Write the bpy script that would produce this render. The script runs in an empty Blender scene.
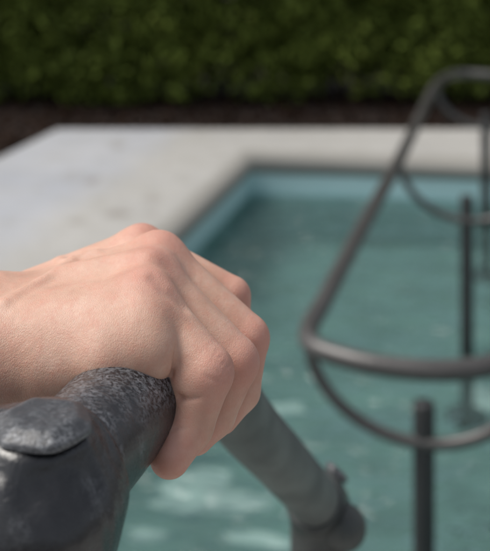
import bpy, bmesh, math, random
import numpy as np
random.seed(7); rng = np.random.default_rng(11)
SC = bpy.context.scene
COL = SC.collection
# ------------------------------------------------------------------ camera model (level camera, photo is 490 x 551, horizon above the frame)
F, CX, CY = 1050.0, 245.0, -122.0
TH = 0.0
CAM = np.array([0.0, 0.0, 1.20])
FW = np.array([0.0, math.cos(TH), -math.sin(TH)])
DN = np.array([0.0, -math.sin(TH), -math.cos(TH)])
RT = np.array([1.0, 0.0, 0.0])

def cam2world(p):                       # p (...,3) in camera metres (right, down, forward)
    p = np.asarray(p, float)
    return CAM + p[..., 0:1] * RT + p[..., 1:2] * DN + p[..., 2:3] * FW
def world2cam(p):
    q = np.asarray(p, float) - CAM
    return np.stack([q @ RT, q @ DN, q @ FW], -1)
def PC(x, y, Z):                        # pixel + depth (mm) -> camera mm
    Z = Z * F / 900.0
    return np.array([(x - CX) / F * Z, (y - CY) / F * Z, Z])
def PW(x, y, Z):                        # pixel + depth (mm) -> world m
    return cam2world(PC(x, y, Z) / 1000.0)
def G(x, y, z):                         # pixel -> world point on the horizontal plane z
    d = (x - CX) / F * RT + (y - CY) / F * DN + FW
    t = (z - CAM[2]) / d[2]
    return CAM + t * d

# ------------------------------------------------------------------ object helpers
def link(name, me, mat=None, parent=None):
    o = bpy.data.objects.new(name, me); COL.objects.link(o)
    if mat is not None: me.materials.append(mat)
    if parent is not None: o.parent = parent
    return o
def tag(o, label=None, cat=None, group=None, kind=None):
    if label: o['label'] = label
    if cat: o['category'] = cat
    if group: o['group'] = group
    if kind: o['kind'] = kind
    return o
def empty(name, loc):
    o = bpy.data.objects.new(name, None); COL.objects.link(o); o.location = loc; o.empty_display_size = .05
    return o
def put(name, verts, faces, mat, parent=None, origin=None, smooth=True):
    v = np.asarray(verts, float)
    if origin is None:
        origin = (v.min(0) + v.max(0)) / 2
    origin = np.asarray(origin, float)
    me = bpy.data.meshes.new(name)
    me.from_pydata((v - origin).tolist(), [], [list(map(int, f)) for f in faces]) if not isinstance(faces, np.ndarray) else fast_mesh(me, v - origin, faces)
    me.update()
    if smooth: me.polygons.foreach_set('use_smooth', np.ones(len(me.polygons), bool))
    o = link(name, me, mat)
    o.location = origin
    if parent is not None:
        o.parent = parent
        o.location = origin - np.array(parent_world(parent))
    return o
def parent_world(p):
    v = np.zeros(3)
    while p is not None:
        v += np.array(p.location); p = p.parent
    return v
def fast_mesh(me, v, faces):
    f = np.asarray(faces, np.int32); n = f.shape[1]
    me.vertices.add(len(v)); me.vertices.foreach_set('co', v.astype(np.float32).ravel())
    me.loops.add(f.size); me.loops.foreach_set('vertex_index', f.ravel())
    me.polygons.add(len(f))
    me.polygons.foreach_set('loop_start', np.arange(0, f.size, n, dtype=np.int32))
    me.update(calc_edges=True); me.validate()

def tube(pts, r, n=20, closed=False, cap=True):
    """sweep a circle along points (world metres) -> verts, faces"""
    P = np.asarray(pts, float); m = len(P)
    R = np.full(m, r) if np.isscalar(r) else np.asarray(r, float)
    if closed: T = np.roll(P, -1, 0) - np.roll(P, 1, 0)
    else: T = np.gradient(P, axis=0)
    T /= np.linalg.norm(T, axis=1)[:, None]
    up = np.array([0, 0, 1.0]) if abs(T[0][2]) < .9 else np.array([1.0, 0, 0])
    N = np.cross(T[0], up); N /= np.linalg.norm(N)
    V = []
    for i in range(m):
        if closed: N = np.cross(T[i], up)
        N = N - T[i] * (N @ T[i]); N /= np.linalg.norm(N)
        B = np.cross(T[i], N)
        a = np.arange(n) / n * 2 * math.pi
        V.append(P[i] + R[i] * (np.cos(a)[:, None] * N + np.sin(a)[:, None] * B))
    V = np.concatenate(V); Fc = []
    for i in range(m if closed else m - 1):
        j = (i + 1) % m
        for k in range(n):
            l = (k + 1) % n
            Fc.append((i * n + k, i * n + l, j * n + l, j * n + k))
    if cap and not closed:
        Fc.append(tuple(range(n - 1, -1, -1))); Fc.append(tuple((m - 1) * n + k for k in range(n)))
    return V, Fc
def catmull(pts, per=10, closed=False):
    P = [np.asarray(p, float) for p in pts]; out = []; n = len(P)
    rngI = range(n) if closed else range(n - 1)
    for i in rngI:
        if closed: a, b, c, d = P[(i - 1) % n], P[i], P[(i + 1) % n], P[(i + 2) % n]
        else:
            b, c = P[i], P[i + 1]
            a = P[i - 1] if i > 0 else 2 * b - c
            d = P[i + 2] if i + 2 < n else 2 * c - b
        for t in np.arange(per) / per:
            out.append(.5 * (2 * b + (c - a) * t + (2 * a - 5 * b + 4 * c - d) * t * t + (-a + 3 * b - 3 * c + d) * t ** 3))
    if not closed: out.append(P[-1])
    return np.array(out)

# ------------------------------------------------------------------ implicit surfaces (camera mm)
def cone(p, a, b, ra, rb):
    a = np.asarray(a, float); b = np.asarray(b, float); ab = b - a
    t = np.clip(((p - a) @ ab) / (ab @ ab), 0, 1)
    return np.linalg.norm(p - a - t[:, None] * ab, axis=1) - (ra + (rb - ra) * t)
def sph(p, c, r): return np.linalg.norm(p - np.asarray(c, float), axis=1) - r
def ell(p, c, ax, r):                   # ellipsoid with axis rows ax, radii r
    q = (p - np.asarray(c, float)) @ np.asarray(ax, float).T
    r = np.asarray(r, float)
    k0 = np.linalg.norm(q / r, axis=1); k1 = np.linalg.norm(q / (r * r), axis=1)
    return k0 * (k0 - 1) / np.maximum(k1, 1e-9)
def smin(a, b, k):
    h = np.maximum(k - np.abs(a - b), 0) / k
    return np.minimum(a, b) - h * h * k * .25
def smax(a, b, k): return -smin(-a, -b, k)
def cyl(p, a, b, r, rd=1.0):            # capped cylinder with rounded rims
    a = np.asarray(a, float); b = np.asarray(b, float); L = np.linalg.norm(b - a); d = (b - a) / L
    t = (p - a) @ d; rad = np.linalg.norm(p - a - t[:, None] * d, axis=1)
    qx = rad - (r - rd); qy = np.abs(t - L / 2) - (L / 2 - rd)
    return np.minimum(np.maximum(qx, qy), 0) + np.hypot(np.maximum(qx, 0), np.maximum(qy, 0)) - rd

def surface(fn, lo, hi, h, c=5):
    lo = np.asarray(lo, float); hi = np.asarray(hi, float)
    nc = np.ceil((hi - lo) / (h * c)).astype(int); n = nc * c
    gx = [lo[i] + h * c * (np.arange(nc[i]) + .5) for i in range(3)]
    cp = np.stack(np.meshgrid(*gx, indexing='ij'), -1).reshape(-1, 3)
    dc = fn(cp).reshape(nc)
    D = np.repeat(np.repeat(np.repeat(np.where(dc < 0, -99., 99.), c, 0), c, 1), c, 2)
    near = np.repeat(np.repeat(np.repeat(np.abs(dc) < h * c * 1.35 + 1.5, c, 0), c, 1), c, 2)
    idx = np.argwhere(near)
    for s in range(0, len(idx), 200000):
        q = idx[s:s + 200000]
        D[q[:, 0], q[:, 1], q[:, 2]] = fn(lo + h * (q + .5))
    S = D < 0
    def corner(A, i, j, k): return A[i:A.shape[0] - 1 + i, j:A.shape[1] - 1 + j, k:A.shape[2] - 1 + k]
    cnt = sum(corner(S, i, j, k).astype(np.int8) for i in (0, 1) for j in (0, 1) for k in (0, 1))
    act = (cnt > 0) & (cnt < 8)
    ids = -np.ones(act.shape, np.int64); cells = np.argwhere(act); ids[act] = np.arange(len(cells))
    acc = np.zeros((len(cells), 3)); w = np.zeros(len(cells))
    O = [(i, j, k) for i in (0, 1) for j in (0, 1) for k in (0, 1)]
    dv = {o: D[cells[:, 0] + o[0], cells[:, 1] + o[1], cells[:, 2] + o[2]] for o in O}
    for o in O:
        for ax in range(3):
            if o[ax] == 0:
                e = list(o); e[ax] = 1; e = tuple(e)
                m = (dv[o] < 0) != (dv[e] < 0)
                t = dv[o] / np.where(m, dv[o] - dv[e], 1)
                pt = np.array(o, float) + t[:, None] * (np.array(e) - np.array(o))
                acc += np.where(m[:, None], pt, 0); w += m
    V = lo + h * (cells + .5 + acc / w[:, None])
    Q = []
    for ax in range(3):
        a0 = [slice(None)] * 3; a1 = [slice(None)] * 3; a0[ax] = slice(0, -1); a1[ax] = slice(1, None)
        A, B = S[tuple(a0)], S[tuple(a1)]
        u, v = [(1, 2), (2, 0), (0, 1)][ax]
        for flip in (0, 1):
            e = np.argwhere((A & ~B) if not flip else (~A & B))
            ok = (e[:, u] > 0) & (e[:, v] > 0) & (e[:, u] < act.shape[u]) & (e[:, v] < act.shape[v])
            e = e[ok]; c4 = []
            for du, dv_ in ((-1, -1), (0, -1), (0, 0), (-1, 0)):
                q = e.copy(); q[:, u] += du; q[:, v] += dv_
                c4.append(ids[q[:, 0], q[:, 1], q[:, 2]])
            q = np.stack(c4, 1)
            Q.append(q[:, ::-1] if flip else q)
    Q = np.concatenate(Q); Q = Q[(Q >= 0).all(1)]
    return V, Q

# ------------------------------------------------------------------ materials
Z_WATER, Z_FLOOR = -.19, -.385
def mat(name):
    m = bpy.data.materials.new(name); m.use_nodes = True
    nt = m.node_tree; b = nt.nodes['Principled BSDF']
    return m, nt, b
def N(nt, t, **kw):
    n = nt.nodes.new(t)
    for k, v in kw.items():
        if k.startswith('i_'):
            key = k[2:]
            n.inputs[int(key) if key.isdigit() else key.replace('_', ' ')].default_value = v
        else: setattr(n, k, v)
    return n
def L(nt, a, b): nt.links.new(a, b)
def ramp(nt, fac, stops):
    r = nt.nodes.new('ShaderNodeValToRGB'); e = r.color_ramp.elements
    while len(e) < len(stops): e.new(.5)
    for el, (p, c) in zip(e, stops):
        el.position = p; el.color = (*c, 1) if len(c) == 3 else c
    L(nt, fac, r.inputs[0]); return r
def coords(nt, scale=(1, 1, 1), rot=(0, 0, 0), out='Object'):
    tc = nt.nodes.new('ShaderNodeTexCoord'); mp = nt.nodes.new('ShaderNodeMapping')
    mp.inputs['Scale'].default_value = scale; mp.inputs['Rotation'].default_value = rot
    L(nt, tc.outputs[out], mp.inputs[0]); return mp.outputs[0]
def noise(nt, co, s, d=4, r=.6, dist=0):
    n = nt.nodes.new('ShaderNodeTexNoise'); n.inputs['Scale'].default_value = s; n.inputs['Detail'].default_value = d
    n.inputs['Roughness'].default_value = r; n.inputs['Distortion'].default_value = dist
    L(nt, co, n.inputs['Vector']); return n.outputs[0]
def mix(nt, f, a, b, mode='MIX'):
    n = nt.nodes.new('ShaderNodeMix'); n.data_type = 'RGBA'; n.blend_type = mode
    for s, v in ((n.inputs[0], f), (n.inputs[6], a), (n.inputs[7], b)):
        if hasattr(v, 'is_linked'): L(nt, v, s)
        else: s.default_value = v if not isinstance(v, tuple) or len(v) == 4 else (*v, 1)
    return n.outputs[2]
def math_(nt, op, a, b=0.0, clamp=False):
    n = nt.nodes.new('ShaderNodeMath'); n.operation = op; n.use_clamp = clamp
    for s, v in ((n.inputs[0], a), (n.inputs[1], b)):
        if hasattr(v, 'is_linked'): L(nt, v, s)
        else: s.default_value = v
    return n.outputs[0]
def bump(nt, h, strength, dist, normal=None):
    n = nt.nodes.new('ShaderNodeBump'); n.inputs['Strength'].default_value = strength; n.inputs['Distance'].default_value = dist
    L(nt, h, n.inputs['Height'])
    if normal is not None: L(nt, normal, n.inputs['Normal'])
    return n.outputs[0]

def skin_material():
    m, nt, b = mat('skin')
    co = coords(nt)
    big = noise(nt, co, 45, 4, .65); mid = noise(nt, co, 190, 5, .7)
    at = N(nt, 'ShaderNodeAttribute', attribute_name='flush').outputs['Fac']
    wr = N(nt, 'ShaderNodeAttribute', attribute_name='wrinkle').outputs['Fac']
    c0 = ramp(nt, big, [(.28, (.45, .262, .19)), (.5, (.545, .342, .258)), (.74, (.63, .427, .338))]).outputs[0]
    c1 = mix(nt, math_(nt, 'MULTIPLY', ramp(nt, mid, [(.45, (0, 0, 0)), (.75, (1, 1, 1))]).outputs[0], .55), c0, (.52, .235, .17))
    c2 = mix(nt, math_(nt, 'MULTIPLY', at, .6), c1, (.54, .22, .18))
    nc = nt.nodes.new('ShaderNodeTexNoise'); nc.inputs['Scale'].default_value = 420; nc.inputs['Detail'].default_value = 3; L(nt, co, nc.inputs['Vector'])
    def cells(scale, rot):
        v = N(nt, 'ShaderNodeTexVoronoi', feature='DISTANCE_TO_EDGE'); v.inputs['Scale'].default_value = 1.0
        mp = coords(nt, scale, rot); wob = N(nt, 'ShaderNodeVectorMath', operation='MULTIPLY_ADD')
        L(nt, nc.outputs[1], wob.inputs[0]); wob.inputs[1].default_value = (1.0, 1.0, 1.0); L(nt, mp, wob.inputs[2]); L(nt, wob.outputs[0], v.inputs['Vector'])
        return math_(nt, 'MINIMUM', v.outputs['Distance'], .3)
    la = cells((1500, 850, 850), (0, .35, .35)); lb = cells((2500, 1900, 1900), (.3, 0, .8))
    fine = noise(nt, co, 2400, 2, .6)
    c3 = mix(nt, math_(nt, 'MULTIPLY', ramp(nt, la, [(0, (1, 1, 1)), (.2, (0, 0, 0))]).outputs[0], math_(nt, 'MULTIPLY', wr, .2)), c2, (.48, .22, .16))
    L(nt, c3, b.inputs['Base Color'])
    h = math_(nt, 'ADD', math_(nt, 'MULTIPLY', la, math_(nt, 'ADD', math_(nt, 'MULTIPLY', wr, .45), .45)), math_(nt, 'MULTIPLY', lb, .30))
    n1 = bump(nt, h, .30, .0009)
    n2 = bump(nt, fine, .25, .0004, n1)
    n3 = bump(nt, mid, .22, .0014, n2)
    L(nt, n3, b.inputs['Normal'])
    L(nt, math_(nt, 'ADD', math_(nt, 'MULTIPLY', mid, .2), .41), b.inputs['Roughness'])
    b.inputs['Specular IOR Level'].default_value = .45
    b.inputs['Subsurface Weight'].default_value = .4
    b.inputs['Subsurface Radius'].default_value = (1.0, .35, .2)
    b.inputs['Subsurface Scale'].default_value = .003
    return m

def paint_material(name, base=(.018, .019, .022), worn=(.30, .31, .33), amt=.5, rough=.3, sc=1.0, green=None, stretch=(1, 1, 1), bmp=1.0, edge=False, top=0.0, coat=0.0):
    m, nt, b = mat(name)
    co = coords(nt, stretch)
    a = noise(nt, co, 30 * sc, 3, .6, .4); s = noise(nt, coords(nt, (.7, 1.15, .9), (.2, .3, -math.radians(42))), 720 * sc, 5, .74, .5); t = noise(nt, co, 14 * sc, 3); u = noise(nt, co, 110 * sc, 3, .6, .5)
    if top:                                                                   # hands rub the upper side bare
        nz = N(nt, 'ShaderNodeSeparateXYZ'); L(nt, N(nt, 'ShaderNodeNewGeometry').outputs['Normal'], nz.inputs[0])
        a = math_(nt, 'ADD', a, math_(nt, 'MULTIPLY', math_(nt, 'SUBTRACT', nz.outputs[2], .62), top))
    zone = ramp(nt, a, [(.62 - .22 * amt, (0, 0, 0)), (.82 - .22 * amt, (1, 1, 1))]).outputs[0]
    scr = ramp(nt, s, [(.46, (0, 0, 0)), (.62, (1, 1, 1))]).outputs[0]
    w = math_(nt, 'MULTIPLY', zone, scr)
    c = mix(nt, t, base, tuple(x * 1.9 for x in base))
    if green: c = mix(nt, ramp(nt, noise(nt, co, 30 * sc, 4), [(.4, (0, 0, 0)), (.65, (1, 1, 1))]).outputs[0], c, green)
    c = mix(nt, math_(nt, 'MULTIPLY', w, .75), c, worn)
    L(nt, c, b.inputs['Base Color'])
    L(nt, math_(nt, 'ADD', math_(nt, 'MULTIPLY', s, .25), rough - .1), b.inputs['Roughness'])
    L(nt, math_(nt, 'MULTIPLY', w, .5), b.inputs['Metallic'])
    n1 = bump(nt, u, .30 * bmp, .0012); n2 = bump(nt, s, .22 * bmp, .0003, n1)
    L(nt, n2, b.inputs['Normal'])
    b.inputs['Specular IOR Level'].default_value = .62
    b.inputs['Coat Weight'].default_value = coat; b.inputs['Coat Roughness'].default_value = .30; L(nt, n2, b.inputs['Coat Normal'])
    if edge:                                                                  # bare metal on rubbed edges
        pt = N(nt, 'ShaderNodeNewGeometry').outputs['Pointiness']
        ew = math_(nt, 'MULTIPLY', ramp(nt, pt, [(.505, (0, 0, 0)), (.56, (1, 1, 1))]).outputs[0], ramp(nt, u, [(.3, (.3, .3, .3)), (.6, (1, 1, 1))]).outputs[0])
        L(nt, mix(nt, math_(nt, 'MULTIPLY', ew, .6), c, (.42, .43, .45)), b.inputs['Base Color'])
    return m

def spots(nt, pos, lst):
    """union of soft elliptical patches: (x, y, rx, ry)"""
    out = None
    sep = N(nt, 'ShaderNodeSeparateXYZ'); L(nt, pos, sep.inputs[0])
    for x, y, rx, ry in lst:
        dx = math_(nt, 'DIVIDE', math_(nt, 'SUBTRACT', sep.outputs[0], float(x)), rx); dy = math_(nt, 'DIVIDE', math_(nt, 'SUBTRACT', sep.outputs[1], float(y)), ry)
        r2 = math_(nt, 'ADD', math_(nt, 'MULTIPLY', dx, dx), math_(nt, 'MULTIPLY', dy, dy))
        g = math_(nt, 'SUBTRACT', 1.0, r2, True)
        out = g if out is None else math_(nt, 'MAXIMUM', out, g)
    return out
def deck_material():
    m, nt, b = mat('deck_concrete')
    co = coords(nt)
    a = noise(nt, co, 1.1, 5); s = noise(nt, co, 7, 5, .65); f = noise(nt, co, 90, 3); v = noise(nt, co, 3.2, 4, .6)
    sep = N(nt, 'ShaderNodeSeparateXYZ'); L(nt, co, sep.inputs[0])
    p0 = G(252, 153, 0); hh = math.radians(15.95)                            # strip of paler warm coping along the pool
    dist = math_(nt, 'SUBTRACT', math_(nt, 'MULTIPLY', math_(nt, 'SUBTRACT', sep.outputs[1], float(p0[1])), math.sin(hh)), math_(nt, 'MULTIPLY', math_(nt, 'SUBTRACT', sep.outputs[0], float(p0[0])), math.cos(hh)))
    dist = math_(nt, 'ADD', dist, math_(nt, 'MULTIPLY', math_(nt, 'SUBTRACT', v, .5), .25))
    warm = N(nt, 'ShaderNodeMapRange'); L(nt, dist, warm.inputs[0]); warm.inputs[1].default_value = .52; warm.inputs[2].default_value = .36
    cool = ramp(nt, a, [(.35, (.37, .395, .45)), (.62, (.46, .475, .51))]).outputs[0]
    c = mix(nt, warm.outputs[0], cool, ramp(nt, a, [(.35, (.39, .385, .37)), (.62, (.455, .45, .435))]).outputs[0])
    st = ramp(nt, s, [(.54, (0, 0, 0)), (.74, (1, 1, 1))]).outputs[0]
    c = mix(nt, math_(nt, 'MULTIPLY', st, .55), c, (.22, .20, .17))
    c = mix(nt, math_(nt, 'MULTIPLY', ramp(nt, v, [(.5, (0, 0, 0)), (.75, (1, 1, 1))]).outputs[0], .3), c, (.27, .275, .29))
    sp = []
    for x, y, w_, h_ in ((72, 176, 15, 7), (92, 180, 12, 6), (118, 214, 17, 7), (152, 199, 13, 6), (78, 221, 14, 5), (118, 145, 12, 5), (150, 214, 10, 4)):
        p = G(x, y, 0); q = G(x + w_, y, 0); r = G(x, y - h_, 0); sp.append((p[0], p[1], q[0] - p[0], r[1] - p[1]))
    k = math_(nt, 'MULTIPLY', spots(nt, co, sp), ramp(nt, s, [(.36, (0, 0, 0)), (.6, (1, 1, 1))]).outputs[0])
    c = mix(nt, math_(nt, 'MULTIPLY', k, .75), c, (.19, .165, .14))
    c = mix(nt, math_(nt, 'MULTIPLY', f, .25), c, (.28, .28, .28))
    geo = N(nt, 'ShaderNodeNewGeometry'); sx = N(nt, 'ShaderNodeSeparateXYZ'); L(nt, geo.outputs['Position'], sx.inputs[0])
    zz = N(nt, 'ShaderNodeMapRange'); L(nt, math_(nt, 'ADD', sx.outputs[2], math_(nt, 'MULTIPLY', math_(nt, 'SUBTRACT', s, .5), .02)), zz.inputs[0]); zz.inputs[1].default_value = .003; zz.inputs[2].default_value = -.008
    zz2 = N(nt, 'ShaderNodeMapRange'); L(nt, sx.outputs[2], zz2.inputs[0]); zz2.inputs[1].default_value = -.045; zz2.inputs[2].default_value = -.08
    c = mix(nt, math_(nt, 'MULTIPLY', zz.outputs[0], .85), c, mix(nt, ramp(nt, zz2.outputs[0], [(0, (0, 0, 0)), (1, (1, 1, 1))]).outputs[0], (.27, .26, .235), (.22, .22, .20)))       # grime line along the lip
    L(nt, c, b.inputs['Base Color']); b.inputs['Roughness'].default_value = .75
    L(nt, bump(nt, f, .3, .003), b.inputs['Normal'])
    return m
def coping_side_material():
    m, nt, b = mat('pool_wall_paint')
    co = coords(nt)
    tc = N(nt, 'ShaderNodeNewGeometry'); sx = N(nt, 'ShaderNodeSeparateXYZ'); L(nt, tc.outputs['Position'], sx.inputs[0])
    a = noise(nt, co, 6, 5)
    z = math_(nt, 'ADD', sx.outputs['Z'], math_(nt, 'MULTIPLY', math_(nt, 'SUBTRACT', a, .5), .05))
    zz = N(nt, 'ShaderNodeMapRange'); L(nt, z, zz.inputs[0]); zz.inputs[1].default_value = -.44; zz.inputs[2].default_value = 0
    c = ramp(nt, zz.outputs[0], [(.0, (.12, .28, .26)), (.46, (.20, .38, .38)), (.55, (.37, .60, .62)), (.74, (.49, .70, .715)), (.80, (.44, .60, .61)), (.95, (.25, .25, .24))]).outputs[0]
    L(nt, c, b.inputs['Base Color']); b.inputs['Roughness'].default_value = .6
    return m
def floor_material():
    m, nt, b = mat('pool_floor_paint')
    co = coords(nt); co2 = coords(nt, (1, 2.6, 1), (0, 0, .1))
    a = noise(nt, co, 1.6, 5, .6); p = noise(nt, co2, 2.3, 4, .55, .5)
    c = ramp(nt, a, [(.3, (.125, .225, .21)), (.7, (.18, .30, .285))]).outputs[0]
    sp = []  # pale patches paint the sky sheen of the ripples into the floor colour
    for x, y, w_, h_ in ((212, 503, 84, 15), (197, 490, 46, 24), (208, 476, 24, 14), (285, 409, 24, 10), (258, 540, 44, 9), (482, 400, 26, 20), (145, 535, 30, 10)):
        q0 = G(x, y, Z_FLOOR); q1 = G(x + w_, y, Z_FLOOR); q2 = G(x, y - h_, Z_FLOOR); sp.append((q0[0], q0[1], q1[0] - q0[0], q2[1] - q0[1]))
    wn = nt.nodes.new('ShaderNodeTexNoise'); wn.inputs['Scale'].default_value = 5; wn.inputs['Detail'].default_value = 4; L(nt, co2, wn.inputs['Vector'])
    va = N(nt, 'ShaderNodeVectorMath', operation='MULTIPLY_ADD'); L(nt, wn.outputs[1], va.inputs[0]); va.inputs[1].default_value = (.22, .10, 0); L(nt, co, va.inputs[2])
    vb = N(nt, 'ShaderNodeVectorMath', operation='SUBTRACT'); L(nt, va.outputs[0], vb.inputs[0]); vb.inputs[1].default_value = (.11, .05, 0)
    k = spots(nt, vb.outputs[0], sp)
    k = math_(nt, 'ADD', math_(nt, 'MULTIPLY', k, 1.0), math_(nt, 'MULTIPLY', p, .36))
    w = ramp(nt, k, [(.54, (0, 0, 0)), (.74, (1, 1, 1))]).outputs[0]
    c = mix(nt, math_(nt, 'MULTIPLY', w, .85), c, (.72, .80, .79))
    L(nt, c, b.inputs['Base Color']); b.inputs['Roughness'].default_value = .7
    return m
def water_material():
    m = bpy.data.materials.new('pool_water'); m.use_nodes = True; nt = m.node_tree; nt.nodes.clear()
    out = N(nt, 'ShaderNodeOutputMaterial'); ms = N(nt, 'ShaderNodeMixShader')
    tr = N(nt, 'ShaderNodeBsdfTransparent'); tr.inputs[0].default_value = (.80, .92, .90, 1)
    df = N(nt, 'ShaderNodeBsdfDiffuse'); df.inputs[0].default_value = (.16, .25, .243, 1); mk = N(nt, 'ShaderNodeMixShader'); mk.inputs[0].default_value = .22
    L(nt, tr.outputs[0], mk.inputs[1]); L(nt, df.outputs[0], mk.inputs[2])
    gl = N(nt, 'ShaderNodeBsdfGlossy'); gl.inputs['Roughness'].default_value = .04
    fr = N(nt, 'ShaderNodeFresnel'); fr.inputs[0].default_value = 1.33
    co = coords(nt, (1, 2.0, 1), (0, 0, .15))
    h = math_(nt, 'ADD', noise(nt, co, 3.2, 3, .5, .4), math_(nt, 'MULTIPLY', noise(nt, co, 11, 2, .5, .3), .25))
    nb = bump(nt, h, 1.0, .15)
    L(nt, nb, gl.inputs['Normal']); L(nt, nb, fr.inputs['Normal'])
    L(nt, fr.outputs[0], ms.inputs[0]); L(nt, mk.outputs[0], ms.inputs[1]); L(nt, gl.outputs[0], ms.inputs[2]); L(nt, ms.outputs[0], out.inputs[0])
    return m
def soil_material():
    m, nt, b = mat('soil')
    co = coords(nt); a = noise(nt, co, 5, 6, .7); s = noise(nt, co, 40, 4)
    c = ramp(nt, a, [(.3, (.013, .008, .006)), (.7, (.036, .021, .016))]).outputs[0]
    c = mix(nt, math_(nt, 'MULTIPLY', s, .4), c, (.045, .03, .024))
    L(nt, c, b.inputs['Base Color']); b.inputs['Roughness'].default_value = .95
    L(nt, bump(nt, s, .8, .03), b.inputs['Normal'])
    return m
def leaf_material(name, stops):
    m, nt, b = mat(name)
    at = N(nt, 'ShaderNodeAttribute', attribute_name='tint').outputs['Fac']
    c = ramp(nt, at, stops).outputs[0]
    L(nt, c, b.inputs['Base Color']); b.inputs['Roughness'].default_value = .75; b.inputs['Specular IOR Level'].default_value = .05
    return m
def plain(name, col, rough=.9):
    m, nt, b = mat(name); co = coords(nt); a = noise(nt, co, 25, 4)
    c = mix(nt, a, tuple(x * .7 for x in col), tuple(x * 1.3 for x in col)); L(nt, c, b.inputs['Base Color']); b.inputs['Roughness'].default_value = rough
    return m

M_skin = skin_material()
M_rail = paint_material('scuffed_rail_paint', base=(.010, .0105, .012), worn=(.40, .415, .445), amt=.84, rough=.26, bmp=1.6, top=.26, coat=.1)
M_fit = paint_material('cast_fitting_paint', base=(.008, .0085, .010), worn=(.26, .27, .29), amt=.36, rough=.24, bmp=1.8, top=.14, coat=.15)
M_plug = paint_material('worn_plug_paint', base=(.020, .0215, .025), worn=(.30, .315, .335), amt=1.0, rough=.42, bmp=2.4, edge=True)
M_rail2 = paint_material('weathered_rail_paint', base=(.050, .056, .055), worn=(.26, .28, .27), amt=.6, rough=.55, green=(.115, .13, .124), bmp=.5)
M_joint = paint_material('aged_joint_paint', base=(.016, .018, .018), worn=(.12, .125, .125), amt=.4, rough=.40, green=(.035, .043, .041), bmp=1.2)
M_loop = paint_material('loop_rail_paint', base=(.042, .040, .039), worn=(.16, .15, .145), amt=.4, rough=.34)
M_post = paint_material('post_paint', base=(.012, .013, .014), worn=(.07, .07, .07), amt=.2, rough=.5)
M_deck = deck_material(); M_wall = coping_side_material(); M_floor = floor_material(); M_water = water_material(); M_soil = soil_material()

# ------------------------------------------------------------------ setting
A = G(252, 152, 0)[:2]                                   # far left corner of the pool
hd = math.radians(15.95); U = np.array([math.sin(hd), math.cos(hd)])
Bc = A - U * ((A[1] - .85) / U[1])                       # near left corner, out of the picture
fr_ = G(490, 159, 0)[:2] - A; fr_ /= np.linalg.norm(fr_)
Cc = A + fr_ * 2.9
Dc = Cc - U * ((Cc[1] - .85) / U[1])
yfar = G(245, 129, 0)[1]
e1 = G(50, 132.5, 0)[:2]; e2 = G(0, 157, 0)[:2]
ed = e2 - e1; ed /= np.linalg.norm(ed)
e3 = e1 + ed * ((e1[1] + 2.6) / -ed[1])
e1 = e1 + ed * ((e1[1] - yfar) / -ed[1])

# deck: four strips round the basin, rounded lip toward the water
def deck():
    bm = bmesh.new()
    outer = [np.array([e1[0], yfar]), np.array([5.6, yfar]), np.array([5.6, -2.6]), np.array([e3[0], -2.6])]
    inner = [A, Cc, Dc, Bc]
    # lip profile offsets: (inward, z)
    cen = np.mean(inner, 0)
    def inset(d):
        out = []
        n = 4
        for i in range(n):
            p0, p1, p2 = inner[i - 1], inner[i], inner[(i + 1) % n]
            def nrm(a, b):
                t = (b - a) / np.linalg.norm(b - a); q = np.array([t[1], -t[0]])
                return q if q @ (cen - a) > 0 else -q
            n1, n2 = nrm(p0, p1), nrm(p1, p2)
            mtx = np.array([n1, n2]); out.append(p1 + np.linalg.solve(mtx, np.array([d, d])))
        return out
    prof = [(-.070, 0), (-.056, -.002), (-.034, -.010), (-.016, -.022), (-.004, -.042), (0, -.060), (0, -.080), (-.008, -.094), (-.03, -.098)]
    rows = []
    for d, z in prof:
        rows.append([bm.verts.new((p[0], p[1], z)) for p in inset(d)])
    o0 = [bm.verts.new((p[0], p[1], 0)) for p in outer]
    o1 = [bm.verts.new((p[0], p[1], -.14)) for p in outer]
    for i in range(4):
        j = (i + 1) % 4
        bm.faces.new((o0[i], o0[j], rows[0][j], rows[0][i]))
        bm.faces.new((o1[i], o1[j], o0[j], o0[i]))
        for a, b in zip(rows[:-1], rows[1:]):
            bm.faces.new((a[i], a[j], b[j], b[i]))
    bmesh.ops.recalc_face_normals(bm, faces=bm.faces)
    me = bpy.data.meshes.new('pool_deck'); bm.to_mesh(me); bm.free()
    me.polygons.foreach_set('use_smooth', [abs(p.normal.z) < .98 for p in me.polygons])
    o = link('pool_deck', me, M_deck); tag(o, kind='structure', label='pale weathered concrete pool surround with a rounded lip')
    # basin
    w = inset(-.012)
    bm = bmesh.new()
    t = [bm.verts.new((p[0], p[1], -.080)) for p in w]; b = [bm.verts.new((p[0], p[1], Z_FLOOR)) for p in w]
    for i in range(4):
        j = (i + 1) % 4; bm.faces.new((t[i], t[j], b[j], b[i]))
    bmesh.ops.recalc_face_normals(bm, faces=bm.faces)
    me = bpy.data.meshes.new('pool_wall'); bm.to_mesh(me); bm.free()
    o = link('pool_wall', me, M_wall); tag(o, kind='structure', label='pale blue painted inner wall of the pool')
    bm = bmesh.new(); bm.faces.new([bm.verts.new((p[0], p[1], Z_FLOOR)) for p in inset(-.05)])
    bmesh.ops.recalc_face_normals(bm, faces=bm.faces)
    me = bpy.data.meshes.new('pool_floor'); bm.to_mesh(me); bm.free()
    o = link('pool_floor', me, M_floor); tag(o, kind='structure', label='teal painted pool floor with pale water sheen painted into its colour')
    bm = bmesh.new(); f = bm.faces.new([bm.verts.new((p[0], p[1], Z_WATER)) for p in inset(-.03)])
    f.normal_update()
    if f.normal.z < 0: f.normal_flip()
    me = bpy.data.meshes.new('water'); bm.to_mesh(me); bm.free()
    o = link('water', me, M_water); tag(o, kind='structure', label='rippled turquoise pool water')
deck()
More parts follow.
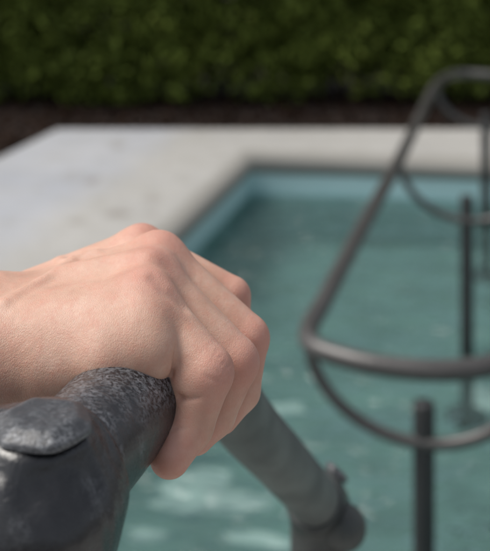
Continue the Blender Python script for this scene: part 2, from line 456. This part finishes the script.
def ground():
    bm = bmesh.new()
    R = 500.0
    ip = [np.array([e1[0] + .02, yfar - .02]), np.array([5.58, yfar - .02]), np.array([5.58, -2.58]), np.array([e3[0] + .02, -2.58])]
    op = [(-R, R), (R, R), (R, -R), (-R, -R)]
    a = [bm.verts.new((p[0], p[1], -.055)) for p in ip]; b = [bm.verts.new((p[0], p[1], -.055)) for p in op]
    for i in range(4):
        j = (i + 1) % 4; bm.faces.new((a[i], a[j], b[j], b[i]))
    bmesh.ops.recalc_face_normals(bm, faces=bm.faces)
    for f in bm.faces:
        if f.normal.z < 0: f.normal_flip()
    me = bpy.data.meshes.new('soil'); bm.to_mesh(me); bm.free()
    o = link('soil', me, M_soil); tag(o, kind='structure', label='dark brown bare soil round the pool deck')
ground()

def leaves(n, sampler, size):
    """n leaf blades of two triangles folded along the midrib, returns verts, faces(4), tint"""
    c, out, tint = sampler(n)
    a = rng.normal(size=(n, 3)) + out * .9; a /= np.linalg.norm(a, axis=1)[:, None]      # normals
    t = rng.normal(size=(n, 3)); t -= a * (t * a).sum(1)[:, None]; t /= np.linalg.norm(t, axis=1)[:, None]
    b = np.cross(a, t); s = size * rng.uniform(.6, 1.3, n)[:, None]
    V = np.stack([c - t * s, c + b * s * .5 + a * s * .12, c + t * s, c - b * s * .5 + a * s * .12], 1).reshape(-1, 3)
    Fc = np.arange(4 * n).reshape(-1, 4)
    return V, Fc, np.repeat(tint, 4)
def foliage(name, n, sampler, size, m, parent):
    V, Fc, t = leaves(n, sampler, size)
    o = put(name, V, Fc, m, parent, smooth=False)
    at = o.data.attributes.new('tint', 'FLOAT', 'POINT'); at.data.foreach_set('value', t.astype(np.float32)[:len(at.data)])
    return o
M_leaf = leaf_material('hedge_leaf', [(0, (.070, .092, .022)), (.4, (.108, .145, .030)), (.75, (.145, .19, .038)), (1, (.19, .22, .05))])
M_stem = plain('hedge_stem', (.05, .034, .026))
def hedge(name, label, x0, x1, y0, y1, z1, n, clumps, axis=0):
    root = empty(name, ((x0 + x1) / 2, (y0 + y1) / 2, -.055)); tag(root, label, 'hedge')
    cc = np.stack([rng.uniform(x0, x1, clumps), rng.uniform(y0, y1, clumps), rng.uniform(.04, z1, clumps)], 1)
    lo = np.clip(rng.normal(.45, .22, clumps), 0, 1); rad = rng.uniform(.09, .2, clumps)
    def samp(k):
        i = rng.integers(0, clumps, k); d = rng.normal(size=(k, 3)); d /= np.linalg.norm(d, axis=1)[:, None]
        p = cc[i] + d * (rad[i] * rng.uniform(.35, 1, k) ** .5)[:, None] * np.array([1.1, 1, .9])
        return p, d, np.clip(lo[i] + rng.normal(0, .06, k), 0, 1)
    foliage('foliage', n, samp, .030, M_leaf, root)
    VV, FF = [], []; off = 0
    cnt = int(max(x1 - x0, y1 - y0) / .09)
    for k in range(cnt):
        x = rng.uniform(x0, x1); y = rng.uniform(y0 + .1, y1); h = rng.uniform(.5, z1 * .9); lean = rng.normal(0, .1, 2)
        p = catmull([(x, y, -.07), (x + lean[0] * .3, y + lean[1] * .3, h * .4), (x + lean[0], y + lean[1], h)], 4)
        v, f = tube(p, np.linspace(.013, .004, len(p)), 6)
        VV.append(v); FF += [tuple(q + off for q in ff) for ff in f]; off += len(v)
    put('stems', np.concatenate(VV), FF, M_stem, root)
    return root
HEDGE_Y = 5.75
hedge('hedge', 'tall dense dark green hedge along the back of the pool deck', -4.2, 3.4, HEDGE_Y, HEDGE_Y + .7, 2.3, 290000, 7500)

def litter():
    def samp(k):
        y = yfar + rng.uniform(-.02, HEDGE_Y + .3 - yfar, k); x = rng.uniform(-4.4, 3.4, k)
        side = rng.random(k) < .3
        t = rng.uniform(0, 1, k); off = np.abs(rng.normal(0, .25, k))
        x = np.where(side, e1[0] + (e3[0] - e1[0]) * t * .5 - off, x); y = np.where(side, e1[1] + (e3[1] - e1[1]) * t * .5, y)
        z = -.055 + np.abs(rng.normal(0, .010, k)) + .004
        out = np.tile(np.array([0, 0, 2.0]), (k, 1))
        return np.stack([x, y, z], 1), out, rng.random(k)
    V, Fc, t = leaves(14000, samp, .02)
    m = leaf_material('dry_leaf', [(0, (.014, .008, .006)), (.6, (.024, .013, .009)), (1, (.034, .020, .013))])
    o = put('leaf_litter', V, Fc, m, smooth=False)
    at = o.data.attributes.new('tint', 'FLOAT', 'POINT'); at.data.foreach_set('value', t.astype(np.float32)[:len(at.data)])
    tag(o, 'dry brown fallen leaves on the soil under the hedge', 'leaves', kind='stuff')
litter()

# ------------------------------------------------------------------ looped handrail standing in the pool
Hp = np.array([math.sin(math.radians(15.95)), math.cos(math.radians(15.95)), 0])   # along
Rp = np.array([Hp[1], -Hp[0], 0])                                                  # to the right
Zr = CAM[2] - .832
def post_pt(x, y, Zc): return PW(x, y, Zc * 1000)
pt1 = post_pt(424, 402, 1.603); pt2 = post_pt(467, 196, 2.64); pt3 = post_pt(486, 113, 3.57)
root_l = empty('looped_handrail', (pt2[0], pt2[1], Z_FLOOR))
tag(root_l, 'dark round-ended loop handrail on a row of posts standing in the pool', 'handrail')
base = np.array([pt1[0], pt1[1], 0]); 
def LP(u, v, z): return base + Hp * u + Rp * v + np.array([0, 0, z])
# outline of the loop from image points on its plane (left side), mirrored about the post line
def uv(p): q = p - base; return q @ Hp, q @ Rp
left_px = [(425, 370), (372, 364), (330, 353), (311, 343), (309.5, 328), (325, 299), (360, 232), (399, 160), (424, 108), (434, 88), (446, 77), (463, 73.5)]
left = [uv(G(x, y, Zr)) for x, y in left_px]
end_u = left[-1][0]
vr = uv(G(537, 340, Zr))[1]; vm = (vr + left[4][1]) / 2
near_r = [uv(G(x, y, Zr)) for x, y in ((537, 336), (530, 349), (506, 361), (470, 369))]
far_r = [(end_u, vm + (vm - left[-2][1])), (end_u - .015, vr - .06), (end_u - .06, vr - .012), (end_u - .16, vr), (end_u * .55, vr), (end_u * .25, vr), (.08, vr)]
path = catmull([LP(u, v, Zr) for u, v in left + [(end_u, vm)] + far_r + near_r], 10, closed=True)
v, f = tube(path, .0178, 20, closed=True)
put('loop_rail', v, f, M_loop, root_l)
hw = abs(uv(G(345, 262, Zr))[1])
for k, (p, drop) in enumerate(((pt1, .165), (pt2, .165), (pt3, .15))):
    u = (p - base) @ Hp; off = (p - base) @ Rp
    lv = np.interp(u, [q[0] for q in left], [q[1] for q in left])
    aa = np.linspace(math.pi, 2 * math.pi, 25)
    hp = [LP(u - .012, vm + math.cos(t) * (vr - lv) / 2 * .99, Zr - .004 + math.sin(t) * drop) for t in aa]
    v, f = tube(hp, .0112, 14); put('hanger', v, f, M_loop, root_l)
    z1 = p[2]
    v, f = tube([LP(u, off, z) for z in (Z_FLOOR, Z_FLOOR + .3, z1 - .004, z1 - .0015, z1)], [.0195, .0195, .0195, .0188, .0165], 22)
    po = put('post', v, f, M_post, root_l)
    bm = bmesh.new(); 
    q = LP(u, off, 0)
    v, f = tube([q + np.array([0, 0, z]) for z in (Z_FLOOR + .001, Z_FLOOR + .012, Z_FLOOR + .014)], [.06, .06, .058], 28)
    put('base_plate', v, f, M_post, po); bm.free()

# ------------------------------------------------------------------ handrail held by the hand
root_h = empty('handrail', (*PW(60, 500, 285)[:2], 0.0)); tag(root_h, 'scuffed dark pipe handrail with cast corner joints beside the pool, held by a hand', 'handrail')
RP = 20.0
rail_px = [(46, 493, 285), (95, 439, 313), (141, 387, 345), (164, 361, 363)]
rail_cam = [PC(*q) for q in rail_px] + [PC(188, 334, 387), PC(206, 354, 434), PC(240, 415, 514), PC(282, 462, 585), PC(323, 508, 666)]
path = cam2world(catmull(rail_cam, 14) / 1000)
cut = 14 * 5
v, f = tube(path[:cut + 1], RP / 1000, 48); put('rail', v, f, M_rail, root_h)
v, f = tube(path[cut:], 17.8 / 1000, 48); put('sloping_rail', v, f, M_rail2, root_h)
q_ = path[cut - 2:cut + 3]; v, f = tube(q_, [(RP + .4) / 1000, (RP + 2.2) / 1000, (RP + 2.6) / 1000, (RP + 2.2) / 1000, (RP - 1.0) / 1000], 40); put('pipe_collar', v, f, M_joint, root_h)

UPc = world2cam(CAM + np.array([0, 0, 1.0]))              # world up in camera axes
HPc = world2cam(CAM + Hp); RPc = world2cam(CAM + Rp)
HRc = PC(141, 387, 345) - PC(46, 493, 285); HRc /= np.linalg.norm(HRc)
def plug(name, c, up, r, h, ncorner, parent, rot=.3, seed=0):
    """worn hexagonal screw plug, c = centre of its seat (camera mm)"""
    up = up / np.linalg.norm(up); a = np.cross(up, np.array([0, 0, 1.0])); a /= np.linalg.norm(a); b = np.cross(up, a)
    rr = np.random.default_rng(seed)
    ang = np.arange(ncorner) / ncorner * 2 * math.pi + rot
    nrm = np.cos(ang)[:, None] * a + np.sin(ang)[:, None] * b
    jit = rr.uniform(-.05, .05, ncorner)
    def fn(p):
        q = p - c; z = q @ up
        d = z - h
        rad = np.linalg.norm(q - z[:, None] * up, axis=1)
        for n_, j in zip(nrm, jit):
            d = smax(d, q @ n_ - r * (.90 + j) , .06 * r)
            d = smax(d, (q @ (n_ * .53 + up * .848)) - (r * .53 * (.62 + j) + h * .848), .045 * r)     # bevel
        d = smax(d, rad - r, .1 * r)
        d = smax(d, -z, .05 * r)
        neck = cyl(p, c - up * h * .8, c + up * .3 * h, r * .70, .4)
        return np.minimum(d + .15 * np.sin(q @ a * .45 + 1) * np.sin(q @ b * .38) * min(1, r / 15), neck)
    ext = r * 1.25 + h
    V, Q = surface(fn, c - ext, c + ext, .42 if r > 12 else .35)
    return put(name, cam2world(V / 1000), Q, M_plug, parent)

c1 = PC(40, 493, 285)
def fit1(p):
    ax = HPc; up = UPc
    ax = HRc
    d = ell(p, c1 - up * 3.5, np.stack([ax, np.cross(up, ax), up]), (27.0, 24.8, 20.5))
    d = smin(d, cyl(p, c1, c1 + ax * 17, 22.3, 2.5), 6)
    d = smin(d, cyl(p, c1 - up * 2, c1 - up * 62, 22.5, 2.5), 12)
    d = smin(d, cyl(p, c1, c1 + up * 18.6, 15.0, 1.5), 7)
    d = smin(d, cyl(p, c1, c1 - RPc * 34, 21.5, 2.2), 10)
    q = p - c1
    d = d + .16 * np.sin(q[:, 0] * .33 + 1.0) * np.sin(q[:, 1] * .41) + .10 * np.sin(q[:, 2] * .8 + q[:, 0] * .5)
    return d
V, Q = surface(fit1, c1 - 72, c1 + 72, .7)
jf = put('corner_joint', cam2world(V / 1000), Q, M_fit, root_h)
plug('plug', c1 + UPc * 20.3 + RPc * .8, UPc, 16.4, 5.2, 6, jf, .35, 3)
pb = cam2world((c1 - UPc * 50) / 1000)
v, f = tube([pb, pb * np.array([1, 1, 0]) + np.array([0, 0, .4]), pb * np.array([1, 1, 0])], RP / 1000, 40); put('post', v, f, M_joint, root_h)
v, f = tube(cam2world(np.array([c1 - RPc * 20, c1 - RPc * 90, c1 - RPc * 420]) / 1000), RP / 1000, 40); put('cross_rail', v, f, M_rail, root_h)

c2 = PC(320, 506, 662)
sl = PC(323, 508, 666) - PC(240, 415, 514); sl /= np.linalg.norm(sl)
sideN = np.cross(sl, UPc); sideN /= np.linalg.norm(sideN); upN = np.cross(sideN, sl)
if upN @ UPc < 0: upN = -upN
def fit2(p):
    d = sph(p, c2 + sl * 3, 21.6)
    d = smin(d, cyl(p, c2 - sl * 24, c2 + sl * 2, 21.2, 2.0), 4)
    d = smin(d, cyl(p, c2, c2 - UPc * 44, 21.8, 2.0), 5)
    return d
V, Q = surface(fit2, c2 - 56, c2 + 56, .9)
j2 = put('corner_joint', cam2world(V / 1000), Q, M_joint, root_h)
plug('plug', c2 + upN * 21.5 - sl * 1 + RPc * 8, upN + RPc * .55, 10.0, 5.0, 6, j2, .2, 5)
c3 = PC(345, 527, 648)
def stub(p):
    return smin(sph(p, c3, 15.5), cyl(p, c2 - UPc * 17, c3, 15, 1.5), 3)
V, Q = surface(stub, c3 - 46, c3 + 46, .9)
put('side_stub', cam2world(V / 1000), Q, M_joint, j2)
pb = cam2world((c2 - UPc * 30) / 1000)
v, f = tube([pb, pb * np.array([1, 1, 0]) + np.array([0, 0, .4]), pb * np.array([1, 1, 0])], RP / 1000, 40); put('post', v, f, M_joint, root_h)

# ------------------------------------------------------------------ the hand (camera mm)
class FG: pass
idx = [PC(143, 302, 350), PC(207, 372, 335), PC(189, 424, 333), PC(170, 456, 325)]
mid = [PC(150, 279, 366), PC(234, 362, 352), PC(213, 414, 349), PC(196, 435, 345)]
rin = [PC(158, 261, 382), PC(247, 338, 368), PC(240, 390, 365), PC(222, 416, 361)]
pin = [PC(141, 250, 400), PC(232, 296, 390), PC(236, 335, 388), PC(222, 366, 383)]
W = dict(i=PC(-25, 350, 352), m=PC(-25, 330, 364), r=PC(-25, 324, 378), p=PC(-25, 322, 392), t=PC(-30, 376, 338))
el = W['m'] + np.array([-330, 120, -45.])                 # elbow
def finger(p, J, R, pad):
    d = cone(p, J[0], J[1], R[0], R[1])
    # slimmer middle of the phalanx and fuller volar pad
    d = smin(d, cone(p, J[1], J[2], R[1] * .97, R[2]), 1.6)
    d = smin(d, cone(p, J[2], J[3], R[2], R[3]), 2.0)
    return d
pipe_a, pipe_b = PC(42, 490, 285), PC(160, 358, 363)
def hand(p):
    f1 = finger(p, idx, (11.2, 10.0, 9.0, 7.5), 0)
    f1 = smin(f1, sph(p, PC(191, 379, 334), 8.4), 2.5)
    f2 = finger(p, mid, (11.0, 9.8, 8.4, 7.1), 0)
    f3 = finger(p, rin, (10.8, 9.2, 8.0, 6.8), 0)
    f4 = finger(p, pin, (9.6, 8.0, 7.2, 6.2), 0)
    fs = smin(smin(smin(f1, f2, 2.6), f3, 2.6), f4, 2.2)
    # palm
    pm = cone(p, W['i'], idx[0], 14, 11.5)
    pm = smin(pm, cone(p, W['m'], mid[0], 14, 11.5), 9)
    pm = smin(pm, cone(p, W['r'], rin[0], 13, 11), 9)
    pm = smin(pm, cone(p, W['p'], pin[0], 13, 9.8), 9)
    # thumb: metacarpal, then wrapped under the far-left side of the pipe
    th = cone(p, W['t'], PC(48, 366, 342), 16, 13.5)
    th = smin(th, cone(p, PC(48, 366, 342), PC(88, 418, 366), 12.5, 10), 5)
    th = smin(th, cone(p, PC(88, 418, 366), PC(122, 446, 362), 9.8, 7.2), 3)
    web = smin(cone(p, PC(62, 362, 339), PC(106, 362, 332), 12.5, 11.2), cone(p, PC(106, 362, 332), PC(150, 354, 333), 11.2, 10.0), 3)
    fil = cone(p, PC(40, 336, 346), PC(138, 326, 339), 13, 11)          # first dorsal interosseous, fills the back of the hand
    pm = smin(pm, th, 14); pm = smin(pm, fil, 12); pm = smin(pm, web, 13)
    t = np.clip((np.linalg.norm(p - PC(173, 362, 326), axis=1) - 9) / 14, 0, 1); t = t * t * (3 - 2 * t)
    d = smin(pm, fs, 1.6 + 5.4 * t)                           # tight fold between thumb web and index finger
    fa = cone(p, (W['m'] + W['r']) / 2 + np.array([2, 1, 0]), (W['m'] + W['r']) / 2 + np.array([-50, 18, -6]), 21, 24)
    fa = smin(fa, cone(p, W['i'] * .5 + W['t'] * .5 + np.array([0, -2, 0]), W['t'] + np.array([-50, 12, -4.]), 18, 22), 14)
    fa = smin(fa, cone(p, W['m'] + np.array([-50, 18, -6]), el, 27, 42), 14)
    d = smin(d, fa, 14)
    return d
def S(x, y, depth=0.0):                 # point on the hand seen at a pixel, pushed in by depth
    r = PC(x, y, 1.0); t = 290.0
    for _ in range(120):
        d = hand(r[None] * t)[0]
        if d < .02 or t > 560: break
        t += d * .8
    return r * (t + depth)
def poly(p, pts, r0, r1, k=None):
    d = None; n = len(pts) - 1
    for i in range(n):
        e = cone(p, pts[i], pts[i + 1], r0 + (r1 - r0) * i / n, r0 + (r1 - r0) * (i + 1) / n)
        d = e if d is None else np.minimum(d, e)
    return d
GROOVE = [([(174.5, 346), (173.5, 360), (172, 374)], .25, .9, 1.0, .3),            # web fold
          ([(179, 398), (187, 399.5), (201, 397)], 1.5, .3, 1.2, 0),          # finger flexion creases
          ([(174, 428), (180, 429), (188, 429)], .8, .2, 1.0, 0),
          ([(205, 375), (214, 381), (228, 380)], .2, .3, 1.0, 0),
          ([(156, 276), (168, 288), (185, 304)], .8, .9, 5, -2.1),
               ]
for k in range(5):                                                          # skin folds on the bent knuckles
    GROOVE.append(([(219 + 4 * k, 349 + 4.5 * k), (214 + 4 * k, 356 + 4.2 * k), (212 + 3.5 * k, 362 + 4 * k)], .1, .1, .8, -.02))
RIDGE = [([(4, 306), (28, 291), (50, 278), (74, 262), (96, 254)], 1.7, 1.2, 5, 2.0),
         ([(148, 262), (112, 263), (70, 271)], 1.7, 1.2, 8, 2.9), ([(74, 262), (60, 262), (40, 264)], 1.0, .8, 4, 1.3)]
GR = [([S(x, y, dp) for x, y in P_], a_, b_, k_) for P_, a_, b_, k_, dp in GROOVE]
RG = [([S(x, y, dp) for x, y in P_], a_, b_, k_) for P_, a_, b_, k_, dp in RIDGE]
def hand_full(p):
    d = hand(p)
    near = np.abs(d) < 9; q = p[near]; e = d[near]
    for P_, a_, b_, k_ in RG: e = smin(e, poly(q, P_, a_, b_), k_)
    for P_, a_, b_, k_ in GR: e = smax(e, -poly(q, P_, a_, b_), k_)
    d[near] = e
    return d
V, Q = surface(hand_full, np.array([-470, 100, 300.]), np.array([14, 370, 490.]), .8)
# knuckle flush
def gauss(c, s): return np.exp(-((V - np.asarray(c)) ** 2).sum(1) / (2 * s * s))
fl = np.zeros(len(V))
for J, w in ((idx, 1), (mid, 1), (rin, 1), (pin, .9)):
    fl = np.maximum(fl, w * gauss(J[1] + np.array([7, 0, -4]), 9)); fl = np.maximum(fl, .8 * w * gauss(J[0] + np.array([3, -9, -3]), 9))
    fl = np.maximum(fl, .9 * gauss(J[3], 9)); fl = np.maximum(fl, .55 * gauss((J[1] + J[2]) / 2, 9))
person = put('person', cam2world(V / 1000), Q, M_skin, origin=PW(60, 330, 360))
wr = np.clip((-18 - V[:, 0]) / 55, 0, 1) * .8
for J in (idx, mid, rin, pin): wr = np.maximum(wr, .9 * gauss(J[1] + np.array([4, -2, -5]), 8)); wr = np.maximum(wr, .6 * gauss(J[0] + np.array([3, -9, -3]), 8))
at = person.data.attributes.new('wrinkle', 'FLOAT', 'POINT'); at.data.foreach_set('value', wr.astype(np.float32))
at = person.data.attributes.new('flush', 'FLOAT', 'POINT')
if len(at.data) == len(fl): at.data.foreach_set('value', fl.astype(np.float32))
tag(person, 'bare left hand and forearm of a person gripping the scuffed handrail', 'person')

# ------------------------------------------------------------------ camera, light, render settings
cam = bpy.data.cameras.new('camera'); co = bpy.data.objects.new('camera', cam); COL.objects.link(co)
co.location = CAM; co.rotation_euler = (math.pi / 2, 0, 0); cam.shift_y = -(275.5 - CY) / 551
cam.sensor_fit = 'VERTICAL'; cam.sensor_height = 24; cam.sensor_width = 24 * 911 / 1024
cam.lens = F / 551 * 24; cam.clip_start = .02; cam.clip_end = 2000
cam.dof.use_dof = True; cam.dof.focus_distance = .392; cam.dof.aperture_fstop = cam.lens / 6.0
SC.camera = co

SUN_EL, SUN_AZ = 56, -88          # azimuth measured from +Y toward +X
w = bpy.data.worlds.new('World'); SC.world = w; w.use_nodes = True
nt = w.node_tree; bg = nt.nodes['Background']
sky = nt.nodes.new('ShaderNodeTexSky'); sky.sky_type = 'NISHITA'; sky.sun_disc = False
sky.sun_elevation = math.radians(SUN_EL); sky.sun_rotation = math.radians(SUN_AZ)
sky.air_density = 1.0; sky.dust_density = 3.0; sky.ozone_density = 1.0
hs = nt.nodes.new('ShaderNodeHueSaturation'); hs.inputs['Saturation'].default_value = .35
nt.links.new(sky.outputs[0], hs.inputs['Color']); nt.links.new(hs.outputs[0], bg.inputs[0]); bg.inputs[1].default_value = .11
sl_ = bpy.data.lights.new('sun', 'SUN'); sl_.energy = 2.4; sl_.angle = math.radians(30); sl_.color = (1, .95, .88)
so = bpy.data.objects.new('sun', sl_); COL.objects.link(so)
from mathutils import Vector
d = Vector((math.sin(math.radians(SUN_AZ)) * math.cos(math.radians(SUN_EL)), math.cos(math.radians(SUN_AZ)) * math.cos(math.radians(SUN_EL)), math.sin(math.radians(SUN_EL))))
so.rotation_euler = d.to_track_quat('Z', 'Y').to_euler(); so.location = (0, 0, 6)
SC.view_settings.view_transform = 'Standard'; SC.view_settings.look = 'None'
SC.view_settings.exposure = .36; SC.view_settings.gamma = 1; SC.view_settings.use_curve_mapping = False
SC.render.engine = 'CYCLES'
SC.cycles.use_adaptive_sampling = True; SC.cycles.adaptive_threshold = .015
SC.cycles.use_denoising = True
